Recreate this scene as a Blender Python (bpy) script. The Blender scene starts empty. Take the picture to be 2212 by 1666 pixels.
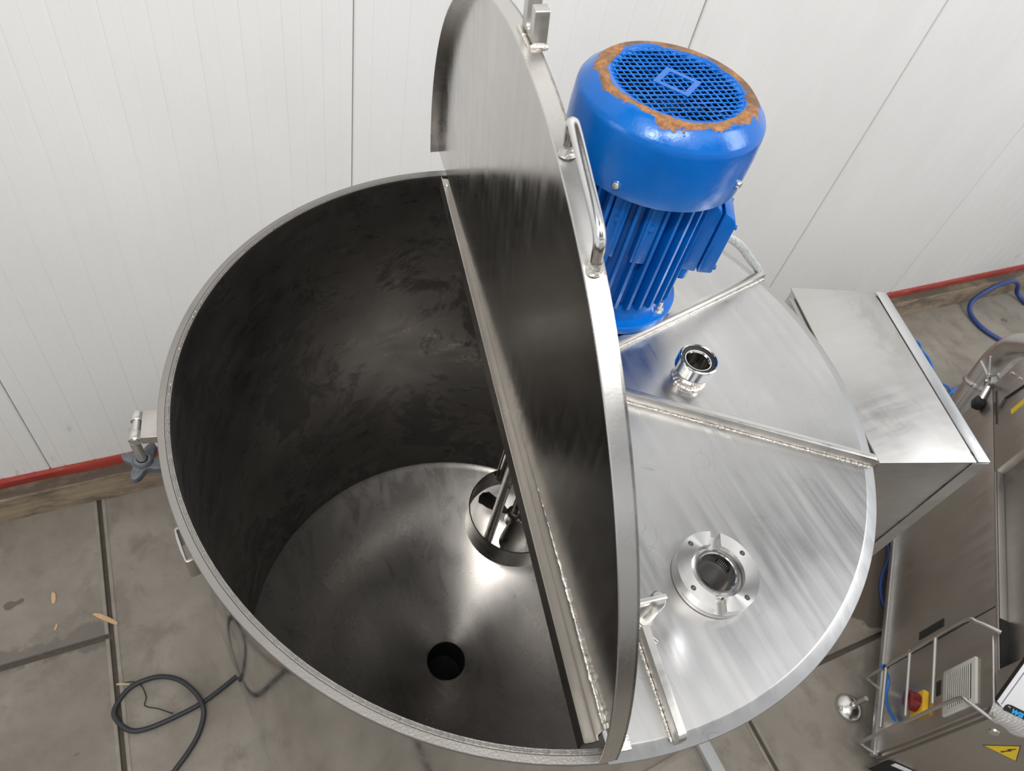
import bpy, bmesh, math, random
from math import sin, cos, pi, radians as R, sqrt, atan2
from mathutils import Vector as V, Matrix as M
random.seed(7)
S = bpy.context.scene
C = S.collection

# ------------------------------------------------------------------ camera, world, lights, exposure
cam = bpy.data.cameras.new('camera'); cam.sensor_width = 36; cam.sensor_fit = 'HORIZONTAL'
cam.lens = 36 * 1557.77 / 2212; cam.clip_start = .02
cam.dof.use_dof = True; cam.dof.focus_distance = 1.15; cam.dof.aperture_fstop = 9
co = bpy.data.objects.new('camera', cam); C.objects.link(co)
co.location = (-.50681, -.64873, .93671); co.rotation_euler = (.68407, -.17877, -.39916)
S.camera = co
w = bpy.data.worlds.new('hall_light'); S.world = w; w.use_nodes = True
w.node_tree.nodes['Background'].inputs[0].default_value = (.95, .97, 1, 1)
w.node_tree.nodes['Background'].inputs[1].default_value = .86
def area(name, loc, target, sx, sy, power, col=(1, 1, 1)):
    l = bpy.data.lights.new(name, 'AREA'); l.shape = 'RECTANGLE'; l.size = sx; l.size_y = sy; l.energy = power; l.color = col
    o = bpy.data.objects.new(name, l); C.objects.link(o); o.location = loc
    o.rotation_euler = (V(target) - V(loc)).to_track_quat('-Z', 'Y').to_euler(); o['kind'] = 'helper'
    return o
area('roof_light', (1.2, -1.6, 3.6), (.3, .0, 0), 2.6, 1.6, 30, (1, .985, .96))
area('strip_light', (-.1, -1.5, 3.3), (0, .3, -.4), 1.3, .22, 44, (1, .97, .93))
area('strip_light', (-1.5, -1.25, 3.4), (-.2, .1, -.8), .55, .2, 44, (1, .97, .93))
area('roof_light', (-2.4, -1.2, 3.6), (-.8, 1.0, .0), 1.2, 3.0, 32, (1, .985, .96))
area('side_window', (4.2, -1.6, 3.0), (1.2, .4, .2), 1.6, 2.2, 104, (.97, .985, 1))
S.view_settings.view_transform = 'Standard'; S.view_settings.look = 'None'
S.view_settings.exposure = 0; S.view_settings.gamma = 1; S.view_settings.use_curve_mapping = False
try: S.cycles.use_denoising = True
except Exception: pass
S.cycles.max_bounces = 10; S.cycles.glossy_bounces = 8; S.cycles.sample_clamp_indirect = 6

# ------------------------------------------------------------------ materials
def newmat(name):
    m = bpy.data.materials.new(name); m.use_nodes = True
    nt = m.node_tree; b = nt.nodes['Principled BSDF']
    return m, nt, b
class G:
    def __init__(s, nt): s.nt = nt; s.L = nt.links.new
    def n(s, t, **k):
        x = s.nt.nodes.new(t)
        for a, v in k.items(): setattr(x, a, v)
        return x
    def co(s, scale=(1, 1, 1), rot=(0, 0, 0), loc=(0, 0, 0)):
        t = s.n('ShaderNodeTexCoord'); m = s.n('ShaderNodeMapping'); m.inputs['Scale'].default_value = scale
        m.inputs['Rotation'].default_value = rot; m.inputs['Location'].default_value = loc
        s.L(t.outputs['Object'], m.inputs[0]); return m.outputs[0]
    def noise(s, vec, scale, detail=4, rough=.55, dist=0):
        x = s.n('ShaderNodeTexNoise'); x.inputs['Scale'].default_value = scale; x.inputs['Detail'].default_value = detail
        x.inputs['Roughness'].default_value = rough; x.inputs['Distortion'].default_value = dist; s.L(vec, x.inputs['Vector']); return x.outputs[0]
    def ramp(s, fac, a, b, ca=(0, 0, 0, 1), cb=(1, 1, 1, 1)):
        x = s.n('ShaderNodeMapRange'); x.inputs[1].default_value = a; x.inputs[2].default_value = b
        x.clamp = True; s.L(fac, x.inputs[0]); return x.outputs[0]
    def rng(s, fac, a, b, c, d):
        x = s.n('ShaderNodeMapRange'); x.inputs[1].default_value = a; x.inputs[2].default_value = b
        x.inputs[3].default_value = c; x.inputs[4].default_value = d; s.L(fac, x.inputs[0]); return x.outputs[0]
    def mix(s, fac, a, b):
        x = s.n('ShaderNodeMix', data_type='RGBA'); 
        if isinstance(fac, float): x.inputs[0].default_value = fac
        else: s.L(fac, x.inputs[0])
        for i, c in ((6, a), (7, b)):
            if isinstance(c, tuple): x.inputs[i].default_value = (*c[:3], 1)
            else: s.L(c, x.inputs[i])
        return x.outputs[2]
    def math(s, op, a, b=0.0):
        x = s.n('ShaderNodeMath', operation=op)
        for i, c in enumerate((a, b)):
            if isinstance(c, (int, float)): x.inputs[i].default_value = c
            else: s.L(c, x.inputs[i])
        return x.outputs[0]
    def bump(s, h, strength, dist, b):
        x = s.n('ShaderNodeBump'); x.inputs['Strength'].default_value = strength; x.inputs['Distance'].default_value = dist
        s.L(h, x.inputs['Height']); s.L(x.outputs[0], b.inputs['Normal']); return x
def plain(name, col, rough=.5, metal=0.0, vary=.06, scale=30, coat=0):
    m, nt, b = newmat(name); g = G(nt)
    n = g.noise(g.co(), scale, 5)
    b.inputs['Base Color'].default_value = (*col, 1)
    g.L(g.mix(n, tuple(c * (1 - vary) for c in col), tuple(min(1, c * (1 + vary)) for c in col)), b.inputs['Base Color'])
    b.inputs['Metallic'].default_value = metal
    g.L(g.rng(n, .3, .7, rough * .88, rough * 1.12), b.inputs['Roughness'])
    b.inputs['Coat Weight'].default_value = coat
    return m
def steel(name, col=(.6, .59, .575), r0=.22, r1=.36, streak=(1, 1, 1), rot=(0, 0, 0), cloud=.12, bumps=.04, scratch=0.0, stain=None):
    """brushed stainless steel: stretched grain, cloudy patches, optional scratches and stains"""
    m, nt, b = newmat(name); g = G(nt); b.inputs['Metallic'].default_value = 1
    grain = g.noise(g.co(tuple(x * (5 if min(streak) == 1 else 1) for x in streak), rot), 60, 3, .6)
    iso = min(streak) == 1; rm = (r0 + r1) / 2
    cl = g.noise(g.co(), 4.5, 3, .5, .5)
    fine = g.noise(g.co((1, .35, 1), (0, 0, .4)), 16, 3, .5, .8)
    c = g.mix(g.ramp(cl, .25, .75), tuple(x * (1 - cloud) for x in col), tuple(min(1, x * (1 + cloud)) for x in col))
    c = g.mix(g.rng(grain, .3, .7, 0, .04 if iso else .09), c, tuple(x * .72 for x in col))
    rr = g.rng(grain, .3, .7, rm - .012, rm + .012) if iso else g.rng(grain, .3, .7, r0, r1)
    rr = g.math('ADD', rr, g.rng(fine, .3, .7, -.03, .04))
    if scratch:
        wv = g.n('ShaderNodeTexVoronoi', feature='DISTANCE_TO_EDGE'); wv.inputs['Scale'].default_value = 17
        dv = g.n('ShaderNodeMapping'); g.L(g.co((1, .45, .6), (.3, .5, .9)), dv.inputs[0])
        nz = g.n('ShaderNodeTexNoise'); nz.inputs['Scale'].default_value = 7; g.L(g.co(), nz.inputs['Vector'])
        mx = g.n('ShaderNodeMix', data_type='RGBA'); mx.inputs[0].default_value = .22
        g.L(dv.outputs[0], mx.inputs[6]); g.L(nz.outputs[1], mx.inputs[7]); g.L(mx.outputs[2], wv.inputs['Vector'])
        ln = g.rng(wv.outputs[0], 0, .014, 1, 0)
        ln = g.math('MULTIPLY', ln, g.ramp(g.noise(g.co(), 11, 3), .54, .66))
        c = g.mix(g.math('MULTIPLY', ln, scratch), c, tuple(x * .25 for x in col))
    if stain:
        st = g.ramp(g.noise(g.co(), stain[1], 6, .7, .5), stain[2], stain[2] + .07)
        c = g.mix(g.math('MULTIPLY', st, stain[3]), c, stain[0])
        rr = g.math('ADD', rr, g.math('MULTIPLY', st, .12))
    g.L(c, b.inputs['Base Color']); g.L(rr, b.inputs['Roughness'])
    g.bump(g.math('ADD', grain, g.math('MULTIPLY', fine, .2)), bumps, .004, b)
    return m
MT = {}
MT['cover'] = steel('brushed_steel_cover', (.53, .525, .52), .25, .36, (1, .04, 1), (0, 0, .6), .10, .0006, .25)
def dent(m, cx, cy, ra, rb, ang, depth):
    nt = m.node_tree; g = G(nt); b = nt.nodes['Principled BSDF']; sx = g.n('ShaderNodeSeparateXYZ'); g.L(g.co(), sx.inputs[0])
    X = g.math('SUBTRACT', sx.outputs[0], cx); Y = g.math('SUBTRACT', sx.outputs[1], cy)
    u = g.math('DIVIDE', g.math('ADD', g.math('MULTIPLY', X, cos(ang)), g.math('MULTIPLY', Y, sin(ang))), ra)
    v = g.math('DIVIDE', g.math('SUBTRACT', g.math('MULTIPLY', Y, cos(ang)), g.math('MULTIPLY', X, sin(ang))), rb)
    d = g.math('ADD', g.math('MULTIPLY', u, u), g.math('MULTIPLY', v, v))
    h = g.math('POWER', 2.718, g.math('MULTIPLY', d, -1.0))
    wav = g.math('MULTIPLY', g.noise(g.co(), 5.5, 2, .4), .55)
    old = b.inputs['Normal'].links[0].from_node
    x = g.n('ShaderNodeBump'); x.inputs['Strength'].default_value = 1; x.inputs['Distance'].default_value = depth
    g.L(g.math('ADD', h, wav), x.inputs['Height']); g.L(x.outputs[0], old.inputs['Normal'])

dent(MT['cover'], -.012, -.468, .034, .016, 1.35, .0042)
MT['rim'] = steel('worn_steel_rim', (.31, .295, .28), .38, .55, (1, 1, 1), cloud=.1, bumps=.12)
MT['lidrim'] = steel('hand_ground_steel', (.60, .585, .565), .22, .34, (1, 1, 1), cloud=.14, bumps=.02)
MT['bar'] = steel('ground_steel', (.60, .585, .56), .26, .40, (.25, 1, 1), (0, 0, .3), .08, .05)
MT['polished'] = steel('polished_steel', (.74, .735, .725), .08, .16, (1, 1, 1), cloud=.05, bumps=.012)
MT['flange'] = steel('turned_steel', (.62, .61, .60), .28, .34, (1, 1, 1), cloud=.03, bumps=.0005)
_b = MT['flange'].node_tree.nodes['Principled BSDF']; _t = MT['flange'].node_tree.nodes.new('ShaderNodeTangent'); _t.direction_type = 'RADIAL'; _t.axis = 'Z'
_b.inputs['Anisotropic'].default_value = .9; _b.inputs['Anisotropic Rotation'].default_value = .25; MT['flange'].node_tree.links.new(_t.outputs[0], _b.inputs['Tangent'])
MT['outer'] = steel('mirror_rolled_steel_wall', (.46, .455, .45), .05, .10, (1, 1, .1), cloud=.06, bumps=.001)
MT['inner'] = steel('dull_scoured_steel_wall', (.46, .445, .43), .25, .37, (.2, .2, 1), cloud=.3, bumps=.06, scratch=.8, stain=((.17, .16, .155), 4.5, .52, .7))
MT['cone'] = steel('worn_steel_cone', (.45, .43, .41), .24, .31, (1, 1, 1), cloud=.12, bumps=.03, scratch=.5)
MT['lidin'] = steel('brushed_steel_lid', (.58, .56, .535), .14, .24, (1, 1, .04), cloud=.09, bumps=.02)
MT['gutter'] = steel('stained_steel_channel', (.52, .49, .45), .25, .38, (1, .2, 1), cloud=.12, bumps=.05, stain=((.06, .045, .05), 22, .66, .9))
MT['bead'] = steel('weld_bead_steel', (.78, .74, .68), .18, .34, cloud=.2, bumps=.5)
MT['cabinet'] = steel('satin_steel_cabinet', (.50, .475, .45), .30, .42, (1, 1, .08), cloud=.06, bumps=.01)
MT['box'] = steel('satin_steel_box', (.55, .537, .52), .32, .42, (.15, 1, 1), (0, 0, -.28), .05, .004, stain=((.45, .435, .41), 3.2, .52, .8))
MT['tube'] = steel('steel_tube', (.60, .58, .56), .25, .35, cloud=.06)
MT['darksteel'] = steel('dark_mixer_steel', (.40, .385, .36), .22, .34, cloud=.1)
MT['zinc'] = steel('zinc_bolt', (.72, .71, .68), .16, .28, cloud=.1)
MT['black'] = plain('black_rubber', (.012, .012, .013), .45)
MT['gap'] = plain('black_gap', (.008, .008, .008), .8)
MT['cable'] = plain('black_cable', (.022, .024, .028), .5)
MT['bluehose'] = plain('blue_hose', (.018, .05, .20), .4)
MT['bluecable'] = plain('blue_airline', (.02, .16, .55), .35)
MT['knobgrey'] = plain('grey_plastic_knob', (.085, .092, .105), .5, vary=.75, scale=140)
MT['white'] = plain('white_plastic', (.80, .80, .82), .25)
MT['grille'] = plain('cream_plastic', (.62, .61, .55), .45)
MT['yellow'] = plain('yellow_plastic', (.80, .48, .03), .4)
MT['warn'] = plain('yellow_sticker', (.78, .55, .02), .4)
MT['red'] = plain('red_plastic', (.16, .012, .012), .3)
MT['cyan'] = plain('blue_lettering', (.02, .42, .85), .4)
MT['chip'] = plain('pale_wood_chip', (.55, .36, .2), .8, vary=.2)
MT['straw'] = plain('yellowish_splinter', (.42, .36, .22), .8, vary=.2)
MT['greybar'] = plain('grey_paint', (.40, .41, .41), .5)
MT['hem'] = steel('light_steel_hem', (.60, .605, .605), .28, .34, cloud=.03)
def m_blue(name, rust=False):
    m, nt, b = newmat(name); g = G(nt)
    big = g.noise(g.co(), 8, 5); fine = g.noise(g.co(), 55, 5, .6)
    c = g.mix(g.ramp(big, .3, .7), (.001, .10, .42), (.0015, .14, .53))
    rr = g.rng(fine, .35, .65, .15, .24)
    if rust:
        sx = g.n('ShaderNodeSeparateXYZ'); g.L(g.co(), sx.inputs[0])
        dx = g.math('SUBTRACT', sx.outputs[0], .199); dy = g.math('SUBTRACT', sx.outputs[1], .157)
        rad = g.math('SQRT', g.math('ADD', g.math('MULTIPLY', dx, dx), g.math('MULTIPLY', dy, dy)))
        rag = g.rng(g.noise(g.co(), 24, 5, .6), .3, .7, -.010, .010)
        r2 = g.math('ADD', rad, rag)
        mask = g.math('MULTIPLY', g.ramp(r2, .1045, .1065), g.rng(r2, .1235, .1255, 1, 0))
        mask = g.math('MULTIPLY', mask, g.ramp(sx.outputs[2], .425, .432))
        rc = g.mix(g.ramp(g.noise(g.co(), 120, 5, .7), .35, .65), (.20, .085, .028), (.42, .20, .065))
        rc = g.mix(g.ramp(g.noise(g.co(), 26, 3), .45, .6), rc, (.15, .085, .05))
        c = g.mix(mask, c, rc); rr = g.math('ADD', rr, g.math('MULTIPLY', mask, .5))
        g.bump(g.math('ADD', g.math('MULTIPLY', fine, .35), g.math('MULTIPLY', mask, -1.0)), .5, .003, b)
    else:
        chip = g.ramp(g.noise(g.co(), 42, 4, .7), .735, .75)
        c = g.mix(g.math('MULTIPLY', chip, .8), c, (.25, .2, .18))
        g.bump(fine, .18, .004, b)
    g.L(c, b.inputs['Base Color']); g.L(rr, b.inputs['Roughness']); b.inputs['Specular IOR Level'].default_value = .5; b.inputs['Specular Tint'].default_value = (.7, .82, 1, 1)
    return m
MT['blue'] = m_blue('glossy_blue_paint'); MT['bluerust'] = m_blue('glossy_blue_paint_with_rust', True)
def m_wall():
    m, nt, b = newmat('white_coated_panel'); g = G(nt)
    sx = g.n('ShaderNodeSeparateXYZ'); g.L(g.co(), sx.inputs[0])
    n = g.noise(g.co((1, 1, .5)), 3, 6, .65); f = g.noise(g.co((1, 1, .25)), 26, 5, .7)
    low = g.rng(sx.outputs[2], -1.47, -.75, 1, 0)
    dirt = g.math('MULTIPLY', low, g.rng(n, .35, .65, .15, .75))
    c = g.mix(g.rng(n, .3, .7, 0, 1), (.79, .78, .765), (.84, .835, .82))
    c = g.mix(g.math('MULTIPLY', dirt, .42), c, (.42, .40, .37))
    spot = g.ramp(g.math('MULTIPLY', f, g.math('ADD', g.math('MULTIPLY', low, .16), 1.0)), .72, .80)
    c = g.mix(g.math('MULTIPLY', spot, .4), c, (.33, .29, .25))
    g.L(c, b.inputs['Base Color']); b.inputs['Roughness'].default_value = .42
    g.bump(f, .03, .003, b)
    return m
MT['wall'] = m_wall()
MT['edge'] = plain('dusty_steel_edge', (.255, .228, .193), .8, vary=.45, scale=14)
MT['deck'] = plain('grey_roof_deck', (.16, .155, .15), .7)
MT['dirt'] = plain('dark_joint_dirt', (.085, .07, .055), .9, vary=.5, scale=60)
MT['groove'] = plain('dusty_panel_joint', (.36, .35, .32), .8, vary=.3)
def m_concrete():
    m, nt, b = newmat('stained_concrete'); g = G(nt)
    n1 = g.noise(g.co(), 3.2, 8, .62, .3); n2 = g.noise(g.co((1, .8, 1), (0, 0, .5)), 8, 8, .68, .3); n3 = g.noise(g.co(), 160, 3, .6)
    c = g.mix(g.ramp(n1, .32, .68), (.185, .163, .134), (.295, .268, .228))
    c = g.mix(g.math('MULTIPLY', g.ramp(n2, .50, .66), .7), c, (.16, .14, .117))
    c = g.mix(g.math('MULTIPLY', g.ramp(n3, .6, .75), .35), c, (.15, .13, .11))
    spot = g.ramp(g.noise(g.co(), 9, 2), .735, .75)
    c = g.mix(g.math('MULTIPLY', spot, .8), c, (.10, .085, .07))
    # one dark patch with a ragged edge beside the grey cabinet
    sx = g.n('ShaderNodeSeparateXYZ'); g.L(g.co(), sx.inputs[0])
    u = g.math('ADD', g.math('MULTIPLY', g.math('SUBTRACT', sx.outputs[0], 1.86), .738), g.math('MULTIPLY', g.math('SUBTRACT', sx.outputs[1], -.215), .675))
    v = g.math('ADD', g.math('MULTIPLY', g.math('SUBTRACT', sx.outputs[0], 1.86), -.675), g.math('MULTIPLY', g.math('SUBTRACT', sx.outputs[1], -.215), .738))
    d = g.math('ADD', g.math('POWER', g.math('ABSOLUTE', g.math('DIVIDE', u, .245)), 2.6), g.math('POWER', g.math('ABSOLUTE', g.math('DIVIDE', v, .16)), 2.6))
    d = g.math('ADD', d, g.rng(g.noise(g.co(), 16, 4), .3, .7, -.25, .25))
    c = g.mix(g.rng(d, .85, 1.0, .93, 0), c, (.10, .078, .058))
    sm = g.math('ABSOLUTE', g.math('SUBTRACT', sx.outputs[1], .512)); sm = g.math('ADD', sm, g.rng(g.noise(g.co(), 9, 5, .65), .3, .7, -.035, .035))
    smk = g.math('MULTIPLY', g.rng(sm, .02, .035, 1, 0), g.rng(sx.outputs[0], -1.0, -.98, 1, 0))
    c = g.mix(g.math('MULTIPLY', smk, .75), c, (.135, .118, .105))
    g.L(c, b.inputs['Base Color']); g.L(g.rng(n1, .3, .7, .75, .92), b.inputs['Roughness'])
    g.bump(g.math('ADD', n3, n2), .12, .004, b)
    return m
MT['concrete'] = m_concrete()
def m_wood(name, a, bcol, dark):
    m, nt, b = newmat(name); g = G(nt)
    n = g.noise(g.co((.25, 4, 4)), 14, 7, .7, .6); n2 = g.noise(g.co((1, 2, 2)), 5, 6, .7)
    c = g.mix(g.ramp(n, .3, .7), a, bcol); c = g.mix(g.math('MULTIPLY', g.ramp(n2, .45, .62), .8), c, dark)
    g.L(c, b.inputs['Base Color']); sx = g.n('ShaderNodeSeparateXYZ'); g.L(g.co(), sx.inputs[0])
    top = g.math('MULTIPLY', g.ramp(sx.outputs[1], 1.033, 1.040), g.rng(n2, .3, .5, .45, .95))
    c = g.mix(top, c, (.085, .064, .047))
    g.L(c, b.inputs['Base Color']); b.inputs['Roughness'].default_value = .85; g.bump(n, .5, .006, b); return m
MT['timber'] = m_wood('weathered_timber', (.25, .19, .125), (.36, .29, .20), (.11, .085, .065))
def m_redstrip():
    m, nt, b = newmat('chipped_red_paint'); g = G(nt)
    n = g.noise(g.co((1, 3, 3)), 9, 6, .7); c = g.mix(g.ramp(n, .3, .7), (.26, .03, .022), (.38, .05, .035))
    c = g.mix(g.math('MULTIPLY', g.ramp(n, .62, .68), .8), c, (.30, .20, .14))
    g.L(c, b.inputs['Base Color']); b.inputs['Roughness'].default_value = .55; return m
MT['redstrip'] = m_redstrip()
def m_braid():
    m, nt, b = newmat('braided_steel_sleeve'); g = G(nt)
    w1 = g.n('ShaderNodeTexVoronoi'); w1.inputs['Scale'].default_value = 380; g.L(g.co(), w1.inputs['Vector'])
    g.L(g.mix(g.ramp(w1.outputs[0], .2, .7), (.80, .82, .80), (.38, .40, .39)), b.inputs['Base Color'])
    b.inputs['Metallic'].default_value = .5; b.inputs['Roughness'].default_value = .4; g.bump(w1.outputs[0], .6, .002, b); return m
MT['braid'] = m_braid()
def m_mesh():
    m, nt, b = newmat('white_dimpled_foil'); g = G(nt)
    w1 = g.n('ShaderNodeTexVoronoi'); w1.inputs['Scale'].default_value = 130; w1.inputs['Randomness'].default_value = .15; g.L(g.co(), w1.inputs['Vector'])
    g.L(g.mix(g.ramp(w1.outputs[0], .1, .6), (.85, .85, .84), (.5, .48, .47)), b.inputs['Base Color'])
    b.inputs['Roughness'].default_value = .35; g.bump(w1.outputs[0], .7, .003, b); return m
MT['foil'] = m_mesh()

# ------------------------------------------------------------------ mesh helpers
def link(name, me, mat, parent=None, smooth=35):
    o = bpy.data.objects.new(name, me); C.objects.link(o)
    if mat: me.materials.append(MT[mat] if isinstance(mat, str) else mat)
    if smooth:
        for p in me.polygons: p.use_smooth = True
        me.set_sharp_from_angle(angle=R(smooth))
    if parent: adopt(o, parent)
    return o
def world_loc(o):
    l = V(o.location)
    return l
def adopt(o, parent):
    o.parent = parent; o.matrix_parent_inverse = wm(parent).inverted()
def wm(o):
    m = M.LocRotScale(o.location, o.rotation_euler, o.scale)
    return wm(o.parent) @ o.matrix_parent_inverse @ m if o.parent else m
def thing(name, loc, label, cat, group=None):
    o = bpy.data.objects.new(name, None); C.objects.link(o); o.location = loc; o.empty_display_size = .05
    o['label'] = label; o['category'] = cat
    if group: o['group'] = group
    return o
def tag(o, label, cat, group=None):
    o['label'] = label; o['category'] = cat
    if group: o['group'] = group
    return o
def struct(o): o['kind'] = 'structure'; return o
class MB:
    def __init__(s): s.v = []; s.f = []
    def add(s, vs, fs):
        k = len(s.v); s.v += [tuple(x) for x in vs]; s.f += [tuple(i + k for i in f) for f in fs]; return s
    def box(s, o, X, Y, Z, x, y, z):
        """oriented box: o + X*[x0,x1] + Y*[y0,y1] + Z*[z0,z1]"""
        o, X, Y, Z = V(o), V(X), V(Y), V(Z)
        vs = [o + X * a + Y * b_ + Z * c for c in z for b_ in y for a in x]
        return s.add(vs, [(0, 2, 3, 1), (4, 5, 7, 6), (0, 1, 5, 4), (2, 6, 7, 3), (0, 4, 6, 2), (1, 3, 7, 5)])
    def prism(s, pts, o, X, Y, h0, h1):
        o, X, Y = V(o), V(X), V(Y); Z = X.cross(Y).normalized(); n = len(pts)
        a = sum(pts[i][0] * pts[(i + 1) % n][1] - pts[(i + 1) % n][0] * pts[i][1] for i in range(n))
        if a < 0: pts = pts[::-1]
        vs = [o + X * p[0] + Y * p[1] + Z * h0 for p in pts] + [o + X * p[0] + Y * p[1] + Z * h1 for p in pts]
        return s.add(vs, [tuple(range(n))[::-1], tuple(range(n, 2 * n))] + [(i, (i + 1) % n, (i + 1) % n + n, i + n) for i in range(n)])
    def lathe(s, prof, o=(0, 0, 0), ax=(0, 0, 1), seg=64, a0=0, a1=2 * pi, closed=False):
        o = V(o); Z = V(ax).normalized(); X = Z.orthogonal().normalized() if abs(Z.z) < .999 else V((1, 0, 0)); Y = Z.cross(X)
        full = abs(a1 - a0 - 2 * pi) < 1e-6; m = seg if full else seg + 1; k = len(prof)
        vs = []
        for i in range(m):
            t = a0 + (a1 - a0) * i / seg; d = X * cos(t) + Y * sin(t)
            vs += [o + d * r + Z * z for r, z in prof]
        fs = []
        for i in range(seg):
            a, b_ = i * k, ((i + 1) % m) * k
            for j in range(k if closed else k - 1):
                j2 = (j + 1) % k; fs.append((a + j, b_ + j, b_ + j2, a + j2))
        if closed and not full: fs += [tuple(range(k)), tuple(range((m - 1) * k, m * k))[::-1]]
        return s.add(vs, fs)
    def tube(s, path, r, seg=10, cap=True):
        P = [V(p) for p in path]; n = len(P); rs = r if isinstance(r, list) else [r] * n
        T = [(P[min(i + 1, n - 1)] - P[max(i - 1, 0)]).normalized() for i in range(n)]
        N = T[0].orthogonal().normalized(); vs = []
        for i in range(n):
            N = (N - T[i] * N.dot(T[i])).normalized(); B = T[i].cross(N)
            vs += [P[i] + (N * cos(2 * pi * j / seg) + B * sin(2 * pi * j / seg)) * rs[i] for j in range(seg)]
        fs = [(i * seg + j, i * seg + (j + 1) % seg, (i + 1) * seg + (j + 1) % seg, (i + 1) * seg + j) for i in range(n - 1) for j in range(seg)]
        if cap: fs += [tuple(range(seg))[::-1], tuple(range((n - 1) * seg, n * seg))]
        return s.add(vs, fs)
    def build(s, name, mat, parent=None, smooth=35, bevel=0, bseg=2):
        me = bpy.data.meshes.new(name); me.from_pydata(s.v, [], s.f); me.validate()
        if bevel:
            bm = bmesh.new(); bm.from_mesh(me); bmesh.ops.remove_doubles(bm, verts=bm.verts, dist=1e-6)
            bmesh.ops.recalc_face_normals(bm, faces=bm.faces)
            es = [e for e in bm.edges if len(e.link_faces) == 2 and e.calc_face_angle(0) > R(30)]
            bmesh.ops.bevel(bm, geom=es, offset=bevel, segments=bseg, affect='EDGES', profile=.5, clamp_overlap=True)
            bm.to_mesh(me); bm.free()
        else:
            bm = bmesh.new(); bm.from_mesh(me); bmesh.ops.recalc_face_normals(bm, faces=bm.faces); bm.to_mesh(me); bm.free()
        return link(name, me, mat, parent, smooth)
def spline(pts, n=8, closed=False):
    P = [V(p) for p in pts]; out = []; k = len(P)
    for i in range(k if closed else k - 1):
        g = lambda j: P[j % k] if closed else P[max(0, min(k - 1, j))]
        a, b_, c, d = g(i - 1), g(i), g(i + 1), g(i + 2)
        for j in range(n):
            t = j / n
            out.append(.5 * ((2 * b_) + (c - a) * t + (2 * a - 5 * b_ + 4 * c - d) * t * t + (3 * b_ - a - 3 * c + d) * t ** 3))
    if not closed: out.append(P[-1])
    return out
def recentre(o, c):
    c = V(c); o.data.transform(M.Translation(-c)); o.location = c; return o
def plate_holes(name, outer, holes, o, X, Y, h0, h1, mat, parent):
    """flat plate with holes: a filled 2D curve turned into a mesh and moved onto the frame o, X, Y"""
    cu = bpy.data.curves.new(name, 'CURVE'); cu.dimensions = '2D'; cu.fill_mode = 'BOTH'; cu.extrude = (h1 - h0) / 2
    for pts in [outer] + holes:
        sp = cu.splines.new('POLY'); sp.points.add(len(pts) - 1); sp.use_cyclic_u = True
        for p, q in zip(sp.points, pts): p.co = (q[0], q[1], 0, 1)
    ob = bpy.data.objects.new(name, cu); C.objects.link(ob)
    dg = bpy.context.evaluated_depsgraph_get(); me = bpy.data.meshes.new_from_object(ob.evaluated_get(dg))
    bpy.data.objects.remove(ob); bpy.data.curves.remove(cu)
    X, Y, o = V(X), V(Y), V(o); Z = X.cross(Y).normalized(); mid = (h0 + h1) / 2
    for v in me.vertices: v.co = o + X * v.co.x + Y * v.co.y + Z * (v.co.z + mid)
    me.materials.clear(); me.name = name
    return link(name, me, mat, parent, 30)
def circ(c, r, n=32, a0=0, a1=2 * pi): return [(c[0] + r * cos(a0 + (a1 - a0) * i / n), c[1] + r * sin(a0 + (a1 - a0) * i / n)) for i in range(n)]
def bead(path, r, n_per_m=420, jit=.22):
    P = [V(p) for p in path]; L = [(P[i + 1] - P[i]).length for i in range(len(P) - 1)]; tot = sum(L); n = max(4, int(tot * n_per_m)); out = []; rs = []
    for i in range(n + 1):
        d = tot * i / n; j = 0
        while j < len(L) - 1 and d > L[j]: d -= L[j]; j += 1
        out.append(P[j].lerp(P[j + 1], min(1, d / L[j])) + V([random.uniform(-1, 1) * r * .15 for _ in range(3)])); rs.append(r * random.uniform(1 - jit, 1 + jit))
    return MB().tube(out, rs, 7)
def text(s, size, o, X, Y, h, name, mat, parent, shear=0):
    cu = bpy.data.curves.new(name, 'FONT'); cu.body = s; cu.size = size; cu.extrude = .0003; cu.shear = shear; cu.offset = size * .025
    ob = bpy.data.objects.new(name, cu); C.objects.link(ob)
    dg = bpy.context.evaluated_depsgraph_get(); me = bpy.data.meshes.new_from_object(ob.evaluated_get(dg)); bpy.data.objects.remove(ob)
    X, Y, o = V(X), V(Y), V(o); Z = X.cross(Y).normalized()
    for v in me.vertices: v.co = o + X * v.co.x + Y * v.co.y + Z * (v.co.z + h)
    me.materials.clear()
    return link(name, me, mat, parent, 0)
EX, EY, EZ = V((1, 0, 0)), V((0, 1, 0)), V((0, 0, 1))
FZ = -1.65           # floor level; the tank rim is z = 0, the tank axis x = y = 0
WY = 1.087           # face of the wall

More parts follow.
